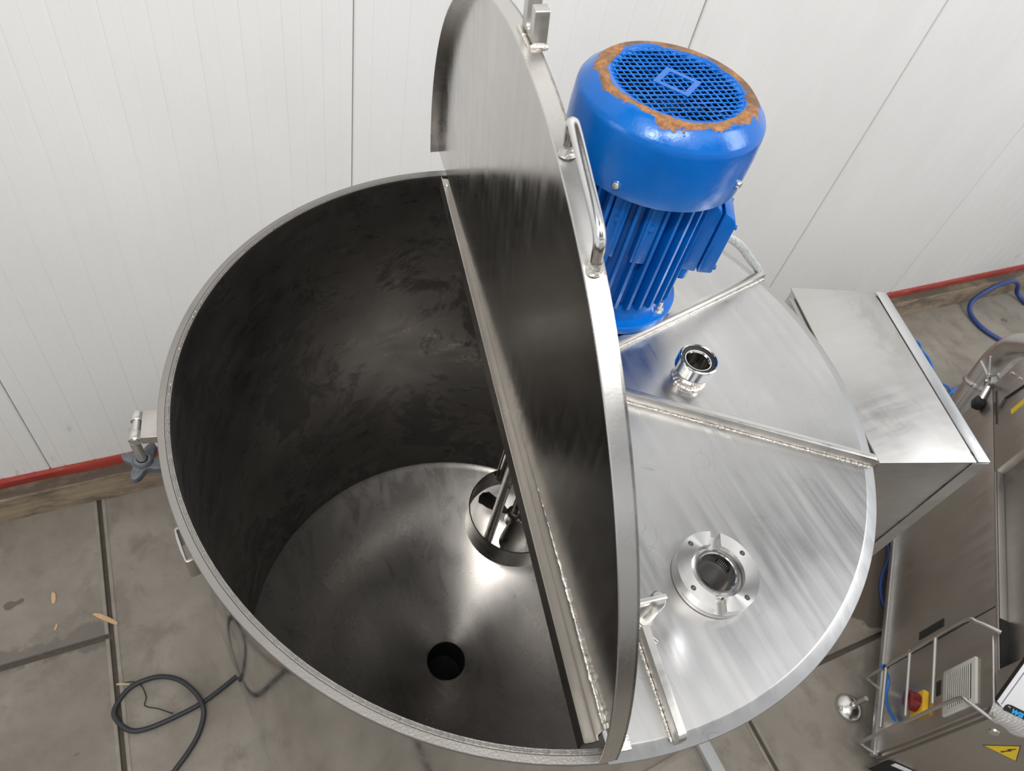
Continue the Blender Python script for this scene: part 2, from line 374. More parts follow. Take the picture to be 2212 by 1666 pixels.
# ------------------------------------------------------------------ floor: concrete slabs with joints
fl = struct(MB().box((0, 0, 0), EX, EY, EZ, (-5, 7), (-7.2, 1.25), (FZ - .16, FZ - .012)).build('floor', 'dirt', None, 0))
def slab(x0, x1, y0, y1):
    g = .009
    b = MB().box((0, 0, 0), EX, EY, EZ, (x0 + g, x1 - g), (y0 + g, y1 - g), (FZ - .14, FZ + random.uniform(-.0015, .0015)))
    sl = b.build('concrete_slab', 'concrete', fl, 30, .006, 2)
    e = MB(); zz = (FZ - .03, FZ + .0019)
    e.box((0, 0, 0), EX, EY, EZ, (x0 + g - .0008, x0 + g + .010), (y0 + g, y1 - g), zz).box((0, 0, 0), EX, EY, EZ, (x1 - g - .010, x1 - g + .0008), (y0 + g, y1 - g), zz)
    e.build('steel_edge', 'edge', sl, 0)
for xs, ys in (((-2.99, -.985), (-3.2, -1.49, .5, 1.2)), ((-.985, 1.0), (-3.2, -2.75, -.76, 1.2)), ((1.0, 2.985), (-3.2, -2.44, -.44, 1.2)), ((2.985, 5.0), (-3.2, -1.2, .15, 1.2))):
    for a, b in zip(ys[:-1], ys[1:]): slab(*xs, a, b)

# ------------------------------------------------------------------ hall roof deck with open skylight bays, far wall behind the viewer
roof = struct(MB().box((0, 0, 0), EX, EY, EZ, (-5, 7), (-7.2, -7.0), (4.25, 4.45)).build('ceiling', 'deck', None, 0))
for y0, y1 in ((-7.0, -5.9), (-4.7, -3.3), (-2.2, -.7), (.35, 1.2)):
    MB().box((0, 0, 0), EX, EY, EZ, (-5, 7), (y0, y1), (4.25, 4.3)).build('roof_panel', 'deck', roof, 0)
struct(MB().box((0, 0, 0), EX, EY, EZ, (-5, 7), (-7.2, -7.05), (FZ, 2.2)).build('wall_front', 'wall', None, 0))
# ------------------------------------------------------------------ wall of ribbed sandwich panels, timber beam and red kerb strip
JX = [-3.15, -2.12, -1.09, -.03, 1.006, 2.032, 3.049, 4.073, 5.10]
wall = struct(MB().box((0, 0, 0), EX, EY, EZ, (-3.2, 5.4), (WY + .0065, WY + .12), (-1.47, 3.4)).build('wall_back', 'groove', None, 0))
for i in range(len(JX) - 1):
    gl, gr_ = (.0016 if j_ < 4 else .0032 for j_ in (i, i + 1))
    x0, x1 = JX[i] + gl, JX[i + 1] - gr_
    deep = .0016 if i < 3 else (.0012 if i == 3 else .0008)
    prof = [(x0, WY + .0064), (x0, WY + .003), (x0 + .004, WY)]
    k = 0; p = .0935
    while x0 + .047 + k * p < x1 - .03:
        gx = x0 + .047 + k * p - .0025
        prof += [(gx - .0045, WY), (gx - .0015, WY + deep), (gx + .0015, WY + deep), (gx + .0045, WY)]
        rx = gx + .0468
        if rx < x1 - .015:
            prof += [(rx - .003, WY), (rx, WY - deep * .55), (rx + .003, WY)]
        k += 1
    prof += [(x1 - .004, WY), (x1, WY + .003), (x1, WY + .0064)]
    b = MB(); n = len(prof)
    b.add([(x, y, -1.462) for x, y in prof] + [(x, y, 3.4) for x, y in prof], [(j, j + 1, j + 1 + n, j + n) for j in range(n - 1)] + [tuple(range(n)), tuple(range(n, 2 * n))[::-1]])
    b.build('wall_panel', 'wall', wall, 12)
t = MB(); n = 90
vs = []
for i in range(n + 1):
    x = -3.2 + 8.6 * i / n; j = lambda a: random.uniform(-a, a)
    vs += [(x, 1.033 + j(.003), FZ - .003), (x, 1.030 + j(.003), -1.55 + j(.006)), (x, 1.034 + j(.004), -1.515 + j(.004)), (x, 1.045 + j(.003), -1.511 + j(.003)), (x, 1.10, -1.509), (x, 1.10, FZ - .003)]
t.add(vs, [(i * 6 + k, (i + 1) * 6 + k, (i + 1) * 6 + (k + 1) % 6, i * 6 + (k + 1) % 6) for i in range(n) for k in range(6)] + [tuple(range(6)), tuple(range(n * 6, n * 6 + 6))])
tb = struct(t.build('trim_1', 'timber', None, 40))
rs = MB(); vs = []
for i in range(n + 1):
    x = -3.2 + 8.6 * i / n; j = lambda a: random.uniform(-a, a)
    vs += [(x, 1.079 + j(.0015), -1.511 + j(.001)), (x, 1.076 + j(.0015), -1.472 + j(.002)), (x, 1.082, -1.463 + j(.001)), (x, 1.12, -1.463), (x, 1.12, -1.511)]
rs.add(vs, [(i * 5 + k, (i + 1) * 5 + k, (i + 1) * 5 + (k + 1) % 5, i * 5 + (k + 1) % 5) for i in range(n) for k in range(5)] + [tuple(range(5)), tuple(range(n * 5, n * 5 + 5))])
struct(rs.build('trim_2', 'redstrip', None, 40))

# ------------------------------------------------------------------ the mixing tank
tank = thing('mixing_tank', (0, 0, FZ), 'large round stainless steel mixing tank with open hinged half lid', 'tank')
MB().lathe([(.5945, -.006), (.5945, -1.24), (.55, -1.27), (.12, -1.50), (.115, -1.49)], seg=128).build('outer_wall', 'outer', tank)
MB().lathe([(.5835, -.004), (.5835, -1.178), (.588, -1.18)], seg=128).build('inner_wall', 'inner', tank)
MB().lathe([(.590, -1.176), (.5805, -1.186), (.566, -1.191), (.30, -1.335), (.075, -1.457), (.061, -1.466)], seg=128).build('cone_bottom', 'cone', tank)
MB().lathe([(.0612, -1.464), (.0612, -1.60), (.0, -1.60)], seg=48).build('drain_outlet', 'gap', tank)  # shade inside the drain is painted in: outlet walls and bottom coloured black
MB().lathe([(.5895, .0002), (.5900, -.0006), (.5906, .0002), (.5998, .0002), (.6006, -.0008), (.6006, -.0062), (.5990, -.0075), (.5945, -.0075), (.583, -.006), (.5826, -.0006), (.5832, .0002)], seg=160, closed=True).build('rim_ring', 'rim', tank, 12)
bd = []
for i in range(241):
    a = R(90) + 2.95 * i / 240 - .05; bd.append((.5862 * cos(a), .5862 * sin(a), -.0006))
bead(bd, .0019, 420, .35).build('weld_bead', 'rim', tank)
ng, ug = V((-.9835, .181, 0)), V((.181, .9835, 0))
GF = V((0, 0, 0))
def gp(off, tt, z): return ng * off + ug * tt + EZ * z
# gutter channel under the hinge
b = MB(); T0, T1 = -.571, .571
sec = [(.0805, .001), (.0785, .001), (.0780, -.0035), (.0645, -.0045), (.0628, .000), (.0608, .0005), (.0608, -.010), (.0790, -.010), (.0790, -.030), (.0805, -.030)]
b.add([gp(o_, tt, z) for tt in (T0, T1) for o_, z in sec], [tuple(range(10)), tuple(range(10, 20))[::-1]] + [(i, (i + 1) % 10, (i + 1) % 10 + 10, i + 10) for i in range(10)])
gut = b.build('gutter_channel', 'gutter', tank, 25)
MB().lathe([(.0045, 0), (.0042, .003), (.0025, .0048), (0, .0052)], gp(.0715, .545, -.0045), seg=14).build('rivet', 'zinc', gut)
b = MB(); sec = [(.0628, -.004), (.0615, .030), (.0600, .032), (.0570, .032), (.0570, -.004)]
b.add([gp(o_, tt, z) for tt in (-.566, .566) for o_, z in sec], [tuple(range(5)), tuple(range(5, 10))[::-1]] + [(i, (i + 1) % 5, (i + 1) % 5 + 5, i + 5) for i in range(5)])
ups = b.build('hinge_upstand', 'bar', tank, 25, .0008)
bead([gp(.0612, -.56, .033), gp(.0610, .38, .033)], .0026, 240, .45).build('weld_bead', 'bead', ups)
bead([gp(.0612, .40, .033), gp(.0612, .545, .033)], .0014, 200, .5).build('weld_bead', 'bead', ups)
# fixed half of the cover: flat sheet with two holes, sloping edge band
ZC = .012; OFF = .0575
aN = atan2(ng.y, ng.x); KX, KY, RC = -.003, -.004, .580
h = math.acos((OFF - (KX * ng.x + KY * ng.y)) / RC); h2 = math.acos(OFF / .603)
arc = [(KX + RC * cos(aN + h + (2 * pi - 2 * h) * i / 120), KY + RC * sin(aN + h + (2 * pi - 2 * h) * i / 120)) for i in range(121)]
FC, UC = (0.0927, -0.4165), (0.2651, -0.0748)
cov = plate_holes('cover_plate', arc, [circ(FC, .0285, 40)[::-1], circ(UC, .021, 32)[::-1]], (0, 0, 0), EX, EY, ZC - .003, ZC, 'cover', tank)
b = MB(); vs = []
for i in range(121):
    p, q = arc[i], (.603 * cos(aN + h2 + (2 * pi - 2 * h2) * i / 120), .603 * sin(aN + h2 + (2 * pi - 2 * h2) * i / 120))
    p, q = V((*p, 0)), V((*q, 0))
    for f, z in ((-.04, ZC), (.05, ZC - .0004), (.14, ZC - .0014), (.94, .0034), (.99, .0026), (1, .0018), (.96, .0012), (.1, ZC - .004), (-.04, ZC - .003)): vs.append(p.lerp(q, f) + EZ * z)
b.add(vs, [(i * 9 + k, (i + 1) * 9 + k, (i + 1) * 9 + (k + 1) % 9, i * 9 + (k + 1) % 9) for i in range(120) for k in range(9)] + [tuple(range(9)), tuple(range(1080, 1089))[::-1]])
b.build('cover_edge_band', 'cover', tank, 40)
# stiffening bars standing on edge
def bar(p0, p1, th, z1, name='stiffening_bar', side=1):
    p0, p1 = V((*p0, 0)), V((*p1, 0)); d = (p1 - p0); L = d.length; d.normalize(); nrm = EZ.cross(d)
    rr = .009; H = z1 - ZC
    pts = [(0, 0), (L, 0)] + [(L - rr + rr * sin(a), H - rr + rr * cos(a)) for a in [pi / 2 - i * pi / 12 for i in range(7)]] + [(0, H)]
    o_ = MB().prism(pts, p0 + EZ * ZC + nrm * th / 2, d, EZ, 0, th).build(name, 'bar', tank, 30, .0009)
    for sd in (-1, 1):
        bead([p0 + nrm * sd * (th / 2 + .0012) + EZ * (ZC + .001) + d * .01, p1 + nrm * sd * (th / 2 + .0012) + EZ * (ZC + .001) - d * .004], .0019 if sd == side else .0013, 480, .3).build('weld_bead', 'bead', o_)
    return o_
bar((0.1274, 0.02), (0.5833, 0.1287), .012, 0.028, side=-1)
bar((0.0203, -0.0136), (0.495, -0.3323), .012, 0.034, side=-1)
bar((-0.0511, -0.4511), (-0.0751, -0.5919), .011, 0.038, side=-1)
bar((0.0764, 0.0996), (0.1274, 0.5688), .012, 0.028)
# hinge post with slotted head and its flat arm, short pin
hp = MB().lathe([(0, .0), (.0125, 0), (.012, .048), (.0105, .056), (.0085, .058), (0, .058)], (-0.0302, -0.4318, ZC), seg=24).build('hinge_post', 'bar', tank)
hx = V((-.985, .12, 0)).normalized(); hy = EZ.cross(hx)
MB().box(V((-0.0302, -0.4318, .0563)), hx, hy, EZ, (-.011, .030), (-.0035, .0035), (0, .0145)).build('hinge_arm', 'bar', hp, 30, .001)
MB().lathe([(0, 0), (.0055, 0), (.0055, .034), (0, .034)], V((-0.0537, -0.443, .0195)), (.35, -.93, .1), seg=16).build('hinge_pin', 'polished', hp)
# bolted flange
fx, fy = FC
fg = MB().lathe([(.0285, -.046), (.0285, .023), (.0605, .023), (.0612, .021), (.0612, .014), (.050, .0115), (.0305, .0115), (.0305, -.046)], (fx, fy, 0), seg=72, closed=True).build('bolted_flange', 'flange', tank); recentre(fg, (fx, fy, 0))
ga = R(61)
gx, gy = V((cos(ga), sin(ga), 0)), V((-sin(ga), cos(ga), 0))
for sd in (-1, 1):
    out = []; a = math.asin(.0075 / .0612); ai = math.asin(.0075 / .0400); half = pi / 2 * sd
    for i in range(33): t_ = half - sd * (pi / 2 - a) + sd * (pi - 2 * a) * i / 32; out.append((.0612 * cos(t_), .0612 * sin(t_)))
    for i in range(25): t_ = half + sd * (pi / 2 - ai) - sd * (pi - 2 * ai) * i / 24; out.append((.0400 * cos(t_), .0400 * sin(t_)))
    hs = [circ((.0522 * cos(half + q), .0522 * sin(half + q)), .0041, 16)[::-1] for q in (-.72, .72)]
    fh = plate_holes('flange_half', out, hs, (fx, fy, 0), gx, gy, .0225, .0390, 'flange', None); recentre(fh, (fx, fy, 0)); adopt(fh, fg)
MB().lathe([(.0285, .012), (.0285, .0325), (.0300, .0340), (.0325, .0340), (.0345, .0305), (.0375, .0290), (.0385, .0255), (.0385, .012)], (fx, fy, 0), seg=64).build('sealing_lip', 'polished', fg)
# threaded union
ux, uy = UC; UZ = -.018
prof = [(.0205, -.02), (.0205, .078), (.0225, .081), (.0240, .081), (.0245, .0795), (.0305, .0795), (.0312, .0845), (.0330, .0862), (.0350, .0850)]
z = .0835
while z > .060: prof += [(.0358, z), (.0345, z - .0013)]; z -= .0028
prof += [(.0350, .0585), (.0320, .0565), (.0290, .0540), (.0270, .0500), (.0262, .0330), (.0290, .0300), (.0205, .0295)]
un = MB().lathe(prof, (ux, uy, UZ), seg=64).build('threaded_union', 'polished', tank, 30)
MB().lathe([(.0242, .0792), (.0308, .0792), (.0308, .0822), (.0300, .0828), (.0248, .0812)], (ux, uy, UZ), seg=48, closed=True).build('seal_ring', 'black', un)
bead([(ux + .0285 * cos(a / 40 * 2 * pi), uy + .0285 * sin(a / 40 * 2 * pi), UZ + .0315) for a in range(41)], .0035, 420, .4).build('weld_bead', 'bead', un)
# latch bracket on the rim with swing bolt and star knob
lx = V((-.985, .173, 0)).normalized(); ly = EZ.cross(lx)
lb = MB().box(lx * 0 + EZ * 0, lx, ly, EZ, (.592, .632), (-.0265 + .0, .0265 + .0), (-.062, -.045)).build('latch_bracket', 'cabinet', tank, 30, .002)
for y0, y1 in ((-.0265, -.0105), (.0095, .0265)):
    MB().lathe([(0, y0), (.0088, y0), (.0095, y0 + .001), (.0095, y1 - .001), (.0088, y1), (0, y1)], lx * .640 + EZ * -.0535, ly, seg=24).build('latch_knuckle', 'bar', lb)
MB().lathe([(0, -.0285), (.0062, -.0285), (.0062, .028), (0, .028)], lx * .640 + EZ * -.0535, ly, seg=20).build('latch_pivot_pin', 'bar', lb)
kc = V((-.6365, .1005, -.135)); kp = lx * .637 + ly * .016 + EZ * -.058
kp = V((-.637, .092, -.060))
MB().tube([kp, kp.lerp(kc, .5), kc + (kc - kp).normalized() * .01], .0075, 18).build('swing_bolt', 'zinc', lb)
star = []
for i in range(72):
    a = 2 * pi * i / 72; l = .5 + .5 * cos(4 * (a - .72)); star.append(((.0165 + .0185 * l ** 1.6) * cos(a - .15), (.0165 + .0185 * l ** 1.6) * sin(a - .15)))
kd = (kc - kp).normalized(); kX = V((1, 0, 0)); kX = (kX - kd * kX.dot(kd)).normalized(); kY = kd.cross(kX)
kn = MB().prism(star, kc, kX, kY, -.007, .009).build('star_knob', 'knobgrey', lb, 40, .004, 3)
MB().lathe([(.0085, -.015), (.013, -.015), (.0155, -.010), (.0150, -.004), (.0085, -.004)], kc, kd, seg=28, closed=True).build('knob_hub', 'knobgrey', lb)
# bent strap handle on the tank side
sp = []
a_s, a_e = atan2(-.052, -.6), atan2(-.112, -.586)
for a, r in ((a_s, .594), (a_s, .604), (a_s - .004 + .008, .6075), (a_s + .03, .6085), (a_e - .03, .6085), (a_e - .004, .6075), (a_e, .604), (a_e, .594)):
    sp.append((r * cos(a), r * sin(a)))
ins = [(x * (1 - .004 / .61), y * (1 - .004 / .61)) for x, y in sp[1:-1]]
ca, ce = V((cos(a_s), sin(a_s))), V((cos(a_e), sin(a_e)))
MB().prism(sp + [(.594 * cos(a_e - .008), .594 * sin(a_e - .008))] + [(.6045 * cos(a_e - .008), .6045 * sin(a_e - .008)), (.6045 * cos(a_s + .008), .6045 * sin(a_s + .008))] + [(.594 * cos(a_s + .008), .594 * sin(a_s + .008))], (0, 0, 0), EX, EY, -.150, -.098).build('strap_handle', 'cabinet', tank, 30, .001)
for a in (R(35), R(125), R(215), R(305)):
    c = (.5 * cos(a), .5 * sin(a)); lg = MB().tube([(*c, FZ + .012), (*c, -1.26)], .028, 20).build('leg', 'tube', tank)
    MB().lathe([(.055, 0), (.055, .008), (.03, .014), (0, .014), (0, 0)], (*c, FZ), seg=28).build('foot_plate', 'tube', lg)
MB().box(gp(.033, -.579, ZC), ng, ug, EZ, (-.006, .012), (-.012, .010), (0, .004)).build('hinge_tab', 'bead', tank, 30, .0015)
# hinged half lid, standing open
LO = V((-.062, .010, .0113)); Le = V((-.1044, .0172, .9944)).normalized(); Lu = V((.1633, .9866, 0)).normalized(); Lf = Le.cross(Lu)
if Lf.x > 0: Lf = -Lf
RL, S0, T0L = .6195, -.0484, .0178
def lid(s_, t_, off=0): return LO + Le * s_ + Lu * t_ + Lf * off
ph0 = .1; SB = .0225
pts = []
for i in range(121):
    p = ph0 + (pi - 2 * ph0) * i / 120; pts.append((S0 + RL * sin(p), T0L + RL * cos(p)))
base = [(.0135, T0L - RL * cos(ph0) + .045), (SB, T0L - RL * cos(ph0) + .07), (SB, T0L + RL * cos(ph0) - .085), (.0135, T0L + RL * cos(ph0) - .062)]
sgn = Le.cross(Lu).dot(Lf)
ld = MB()
poly = pts + base
if sgn > 0: ld.prism(poly, LO, Le, Lu, -.0005, .0025)
else: ld.prism([(b_, a_) for a_, b_ in poly], LO, Lu, Le, -.0005, .0025)
lidp = ld.build('hinged_lid', 'lidin', tank, 30)
b = MB(); vs = []; n = 121
for i in range(n):
    p = ph0 + (pi - 2 * ph0) * i / (n - 1)
    taper = 1.0
    if i > n - 9: taper = .35 + .65 * (n - 1 - i) / 8 if False else 1
    for r, o_ in ((RL, -.0005), (RL, .0205), (RL - .0012, .0216), (RL - .0030, .0216), (RL - .0030, .0025), (RL - .0030, -.0005)):
        vs.append(lid(S0 + r * sin(p), T0L + r * cos(p), o_))
b.add(vs, [(i * 6 + k, (i + 1) * 6 + k, (i + 1) * 6 + (k + 1) % 6, i * 6 + (k + 1) % 6) for i in range(n - 1) for k in range(6)] + [tuple(range(6)), tuple(range((n - 1) * 6, n * 6))[::-1]])
b.build('lid_flange', 'lidrim', lidp, 28)
def rim_pt(t_, dr=0, off=.0105):
    p = math.acos((t_ - T0L) / RL); return lid(S0 + (RL + dr) * sin(p), T0L + (RL + dr) * cos(p), off)
h0p, h1p = -.153, -.268
HH = .0385
q0, q1 = rim_pt(h0p, -.001), rim_pt(h1p, -.001); qd = (q1 - q0).normalized(); qe = Le
hpth = [q0, q0 + qe * HH * .4, q0 + qe * HH * .75, q0 + qe * HH * .94 + qd * .004, q0 + qe * HH + qd * .015, q0.lerp(q1, .5) + qe * HH, q1 + qe * HH - qd * .018, q1 + qe * HH * .92 - qd * .005, q1 + qe * HH * .75, q1 + qe * HH * .4, q1]
hd = MB().tube(spline(hpth, 8), .0060, 18).build('lid_handle', 'polished', lidp, 50)
for t_ in (h0p, h1p):
    pc = rim_pt(t_, .0005); up = Le
    MB().lathe([(.0095, -.001), (.0080, .002), (.0066, .006), (.0060, .010)], pc, up, seg=24).build('weld_collar', 'bead', hd)
# forked latch lug at the crown of the lid
lo = lid(S0 + RL, T0L + .006); W = .023
lug = [(-W, 0), (W, 0), (W, .037), (W - .0015, .0385), (.0075, .0385)] + [(.0075 * cos(a), .016 + .0075 * sin(a)) for a in [0 - i * pi / 10 for i in range(11)]] + [(-.0075, .0385), (-W + .0015, .0385), (-W, .037)]
lg = MB()
lg.prism(lug, lo + Lf * .001, Lu, Le, -.0075, .0085)
lgo = lg.build('latch_lug', 'bar', lidp, 30, .0008)
bead([lo + Lu * -W + Lf * .012, lo + Lu * W + Lf * .012], .0028, 300).build('weld_bead', 'bead', lgo)
bead([lo - Lu * (W + .001) + Lf * .011, lo - Lu * (W + .001) - Lf * .008], .0032, 300).build('weld_bead', 'bead', lgo)

# ------------------------------------------------------------------ agitator inside the tank
ax, ay = .194, .158
ag = thing('agitator', (ax, ay, -.93), 'dark steel mixer shaft with propeller inside a guard ring, in tank', 'mixer')
MB().lathe([(.134, -.828), (.1355, -.830), (.1355, -.914), (.134, -.916), (.132, -.914), (.132, -.830)], (ax, ay, 0), seg=72, closed=True).build('guard_ring', 'darksteel', ag)
MB().tube([(ax, ay, .004), (ax, ay, -.87)], .014, 20).build('shaft', 'darksteel', ag)
MB().lathe([(.0, -.905), (.02, -.905), (.024, -.895), (.024, -.85), (.019, -.842), (.014, -.838)], (ax, ay, 0), seg=28).build('propeller_hub', 'darksteel', ag)
for k in range(3):
    a = R(245) + k * 2 * pi / 3; d = V((cos(a), sin(a), 0)); tt = EZ.cross(d); vs = []
    for i in range(7):
        r = .018 + .098 * i / 6; wd = .022 + .022 * sin(pi * min(1, i / 5.0) * .75); tw = R(48 - 22 * i / 6)
        for s_ in (-1, -.33, .33, 1):
            vs.append(V((ax, ay, -.873)) + d * (r - .012 * s_ * s_ * i / 6) + (tt * cos(tw) + EZ * sin(tw)) * wd * s_ + EZ * .004 * (1 - s_ * s_))
    lo_ = [v - EZ * .003 for v in vs]
    f = [(i * 4 + j, i * 4 + j + 1, i * 4 + j + 5, i * 4 + j + 4) for i in range(6) for j in range(3)]
    b = MB().add(vs + lo_, f + [tuple(x + 28 for x in q[::-1]) for q in f] + [(j * 4, (j + 1) * 4, (j + 1) * 4 + 28, j * 4 + 28) for j in range(6)] + [(j * 4 + 3, j * 4 + 31, (j + 1) * 4 + 31, (j + 1) * 4 + 3) for j in range(6)] + [(24 + j, 25 + j, 53 + j, 52 + j) for j in range(3)])
    b.build('propeller_blade', 'darksteel', ag, 50)
for a in (R(207), R(87), R(327)):
    p = V((ax + .122 * cos(a), ay + .122 * sin(a), 0)); top = V((ax + .105 * cos(a), ay + .105 * sin(a), .006))
    q = MB().tube([p + EZ * -.86, top], .0125, 18).build('support_rod', 'darksteel', ag)
    MB().tube([p + V((.014 * cos(a + 1.3), .014 * sin(a + 1.3), -.845)), p + V((.014 * cos(a + 1.3), .014 * sin(a + 1.3), -.55))], .003, 8).build('guide_rod', 'tube', ag)

# ------------------------------------------------------------------ blue electric motor on the cover
mx, my = .199, .157
mot = thing('electric_motor', (mx, my, .046), 'bright blue electric motor with rusty fan grille, standing on the tank cover', 'motor')
mo = (mx, my, 0)
MB().lathe([(.075, .0305), (.100, .0305), (.100, .046), (.132, .046), (.1345, .048), (.1345, .060), (.132, .0625), (.118, .0640), (.116, .070), (.114, .086), (.108, .092), (.06, .092)], mo, seg=72).build('mounting_flange', 'blue', mot, 30)
MB().lathe([(.104, .088), (.104, .335), (.05, .335)], mo, seg=72).build('stator_body', 'blue', mot)
NF = 34
fb = MB(); vs = []
for r, z in ((.100, .092), (.121, .092), (.1245, .100), (.1245, .310), (.122, .332), (.100, .332)):
    th = .0044 if r < .11 else .0026
    vs += [(r, -th, z), (r, th, z)]
fb.add(vs, [(0, 2, 4, 6, 8, 10), (11, 9, 7, 5, 3, 1)] + [(i * 2, i * 2 + 1, ((i + 1) % 6) * 2 + 1, ((i + 1) % 6) * 2) for i in range(6)])
fin0 = None
TB = R(-30)
for k in range(NF):
    a = 2 * pi * k / NF + .03
    d = (a - TB + pi) % (2 * pi) - pi
    if abs(d) < .43: continue
    if fin0 is None: fo = fb.build('cooling_fin', 'blue', None, 30); fin0 = fo
    else: fo = fin0.copy(); fo.parent = None; C.objects.link(fo)
    fo.location = mo; fo.rotation_euler = (0, 0, a); fo.parent = mot; fo.matrix_parent_inverse = wm(mot).inverted()
# pads and screws between the fins
for a in (R(-138), R(-112)):
    d = V((cos(a), sin(a), 0)); tt = EZ.cross(d)
    pd = MB().box(V(mo), d, tt, EZ, (.095, .121), (-.013, .013), (.20, .33)).build('cast_pad', 'blue', mot, 30, .003)
    MB().lathe([(0, 0), (.005, 0), (.005, .004), (0, .004)], V(mo) + d * .121 + EZ * .275, d, seg=12).build('pad_screw', 'blue', pd)
# cowl
cw = MB().lathe([(.1020, .4475), (.1035, .4490), (.1180, .4490), (.1215, .4482), (.1260, .4445), (.1425, .4290), (.1460, .4235), (.1474, .4150), (.1484, .3850), (.1480, .3600), (.1470, .3290), (.1460, .3265), (.1440, .3265), (.1440, .3600), (.1400, .4200), (.1180, .4455), (.1020, .4455)], mo, seg=96, closed=True).build('fan_cowl', 'bluerust', mot, 50)
for a, z in ((R(-143.7), .345), (R(-63), .358), (R(40), .35), (R(120), .35)):
    d = V((cos(a), sin(a), 0)); p = V(mo) + d * .1465 + EZ * z
    sc = MB().lathe([(0, -.004), (.0065, -.004), (.0065, .0015), (.0060, .002), (.0060, .0045), (.0048, .0065), (0, .0062)], p, d, seg=18).build('cowl_screw', 'zinc', mot)
    MB().lathe([(.0065, -.001), (.0095, -.001), (.0095, .0018), (.0065, .0018)], p, d, seg=20, closed=True).build('screw_washer', 'blue', sc)
# fan grille: two crossed sets of bars clipped to the opening, plus the square frame
gb = MB(); RG = .1025; pit = .0112; th = .00135
for (a, zz) in ((R(-3.7), .4472), (R(-92), .4466)):
    X = V((cos(a), sin(a), 0)); Y = EZ.cross(X); k = -8
    while k <= 8:
        y = k * pit + .003
        if abs(y) < RG - .006:
            L = sqrt(RG * RG - y * y); P = []
            m_ = 14
            for i in range(m_ + 1):
                x = -L + 2 * L * i / m_; P.append(V(mo) + X * x + Y * (y + random.uniform(-.0006, .0006)) + EZ * (zz - .0012 * (1 - (x * x + y * y) / RG ** 2) + random.uniform(-.0004, .0004)))
            gb.tube(P, [th * random.uniform(.85, 1.35) for _ in P], 6)
        k += 1
gr = gb.build('fan_grille', 'blue', mot, 60)
a = R(-53); X = V((cos(a), sin(a), 0)); Y = EZ.cross(X)
def sqp(r): return [(r, r), (-r, r), (-r, -r), (r, -r)]
plate_holes('grille_frame', sqp(.0290), [sqp(.0200)[::-1]], V((mx, my + .003, 0)), X, Y, .4455, .4482, 'blue', gr)
MB().lathe([(.094, .4452), (.1035, .4478), (.1035, .4440), (.094, .4440)], mo, seg=64, closed=True).build('grille_margin', 'blue', gr)
MB().lathe([(.0, .405), (.03, .406), (.035, .400), (.10, .395), (.13, .385)], mo, seg=48).build('fan_disc', 'black', mot)
for k in range(7):
    a = k * 2 * pi / 7; d = V((cos(a), sin(a), 0)); tt = EZ.cross(d)
    MB().box(V(mo), d, tt, EZ, (.03, .115), (-.0015, .0015), (.396, .432)).build('fan_blade', 'black', mot, 0)
# terminal box
d = V((cos(TB), sin(TB), 0)); tt = EZ.cross(d)
bx = MB().prism([(.098, .150), (.138, .150), (.138, .278), (.098, .312)], V(mo) - tt * .044, d, EZ, -.088, 0).build('terminal_box', 'blue', mot, 30, .004)
MB().prism([(.139, .152), (.166, .157), (.166, .262), (.160, .272), (.139, .284)], V(mo) - tt * .047, d, EZ, -.094, 0).build('terminal_box_lid', 'blue', bx, 30, .004)
for y in (-.038, .038):
    for z in (.166, .254):
        MB().lathe([(0, 0), (.0045, 0), (.0045, .004), (0, .004)], V(mo) + d * .166 + tt * y + EZ * z, d, seg=12).build('lid_screw', 'blue', bx)
MB().lathe([(0, .0), (.012, 0), (.012, .02), (.010, .026), (0, .026)], V(mo) + d * .118 + tt * -.03 + EZ * .128, (0, 0, 1), seg=20).build('cable_gland', 'blue', bx)
for a in (R(-62), R(-150), R(28), R(118)):
    c = V((mx + .117 * cos(a), my + .117 * sin(a), .0625))
    nb = MB().lathe([(0, 0), (.0125, 0), (.0125, .002), (0, .002)], c, seg=24).build('washer', 'zinc', mot)
    MB().lathe([(0, .002), (.0098, .002), (.0098, .0105), (.0085, .0115), (0, .0115)], c, seg=6).build('hex_nut', 'zinc', nb, 20)
    MB().lathe([(0, .0115), (.0055, .0115), (.0055, .020), (.0045, .021), (0, .021)], c, seg=16).build('bolt_end', 'zinc', nb)
mot.location = (0.213, 0.173, .0283); mot.scale = (1.02, 1.02, 1.02)
# braided sleeve from the terminal box over the edge of the cover
hs = spline([(.335, .075, .175), (.365, .095, .175), (.408, .113, .16), (.464, .121, .122), (.523, .130, .07), (.574, .139, .025), (.618, .150, -.03), (.640, .158, -.12), (.645, .160, -.30)], 8)
tag(MB().tube(hs, .0085, 14).build('braided_hose', 'braid', None, 60), 'silver braided cable sleeve hanging behind the blue motor over the cover edge', 'hose')

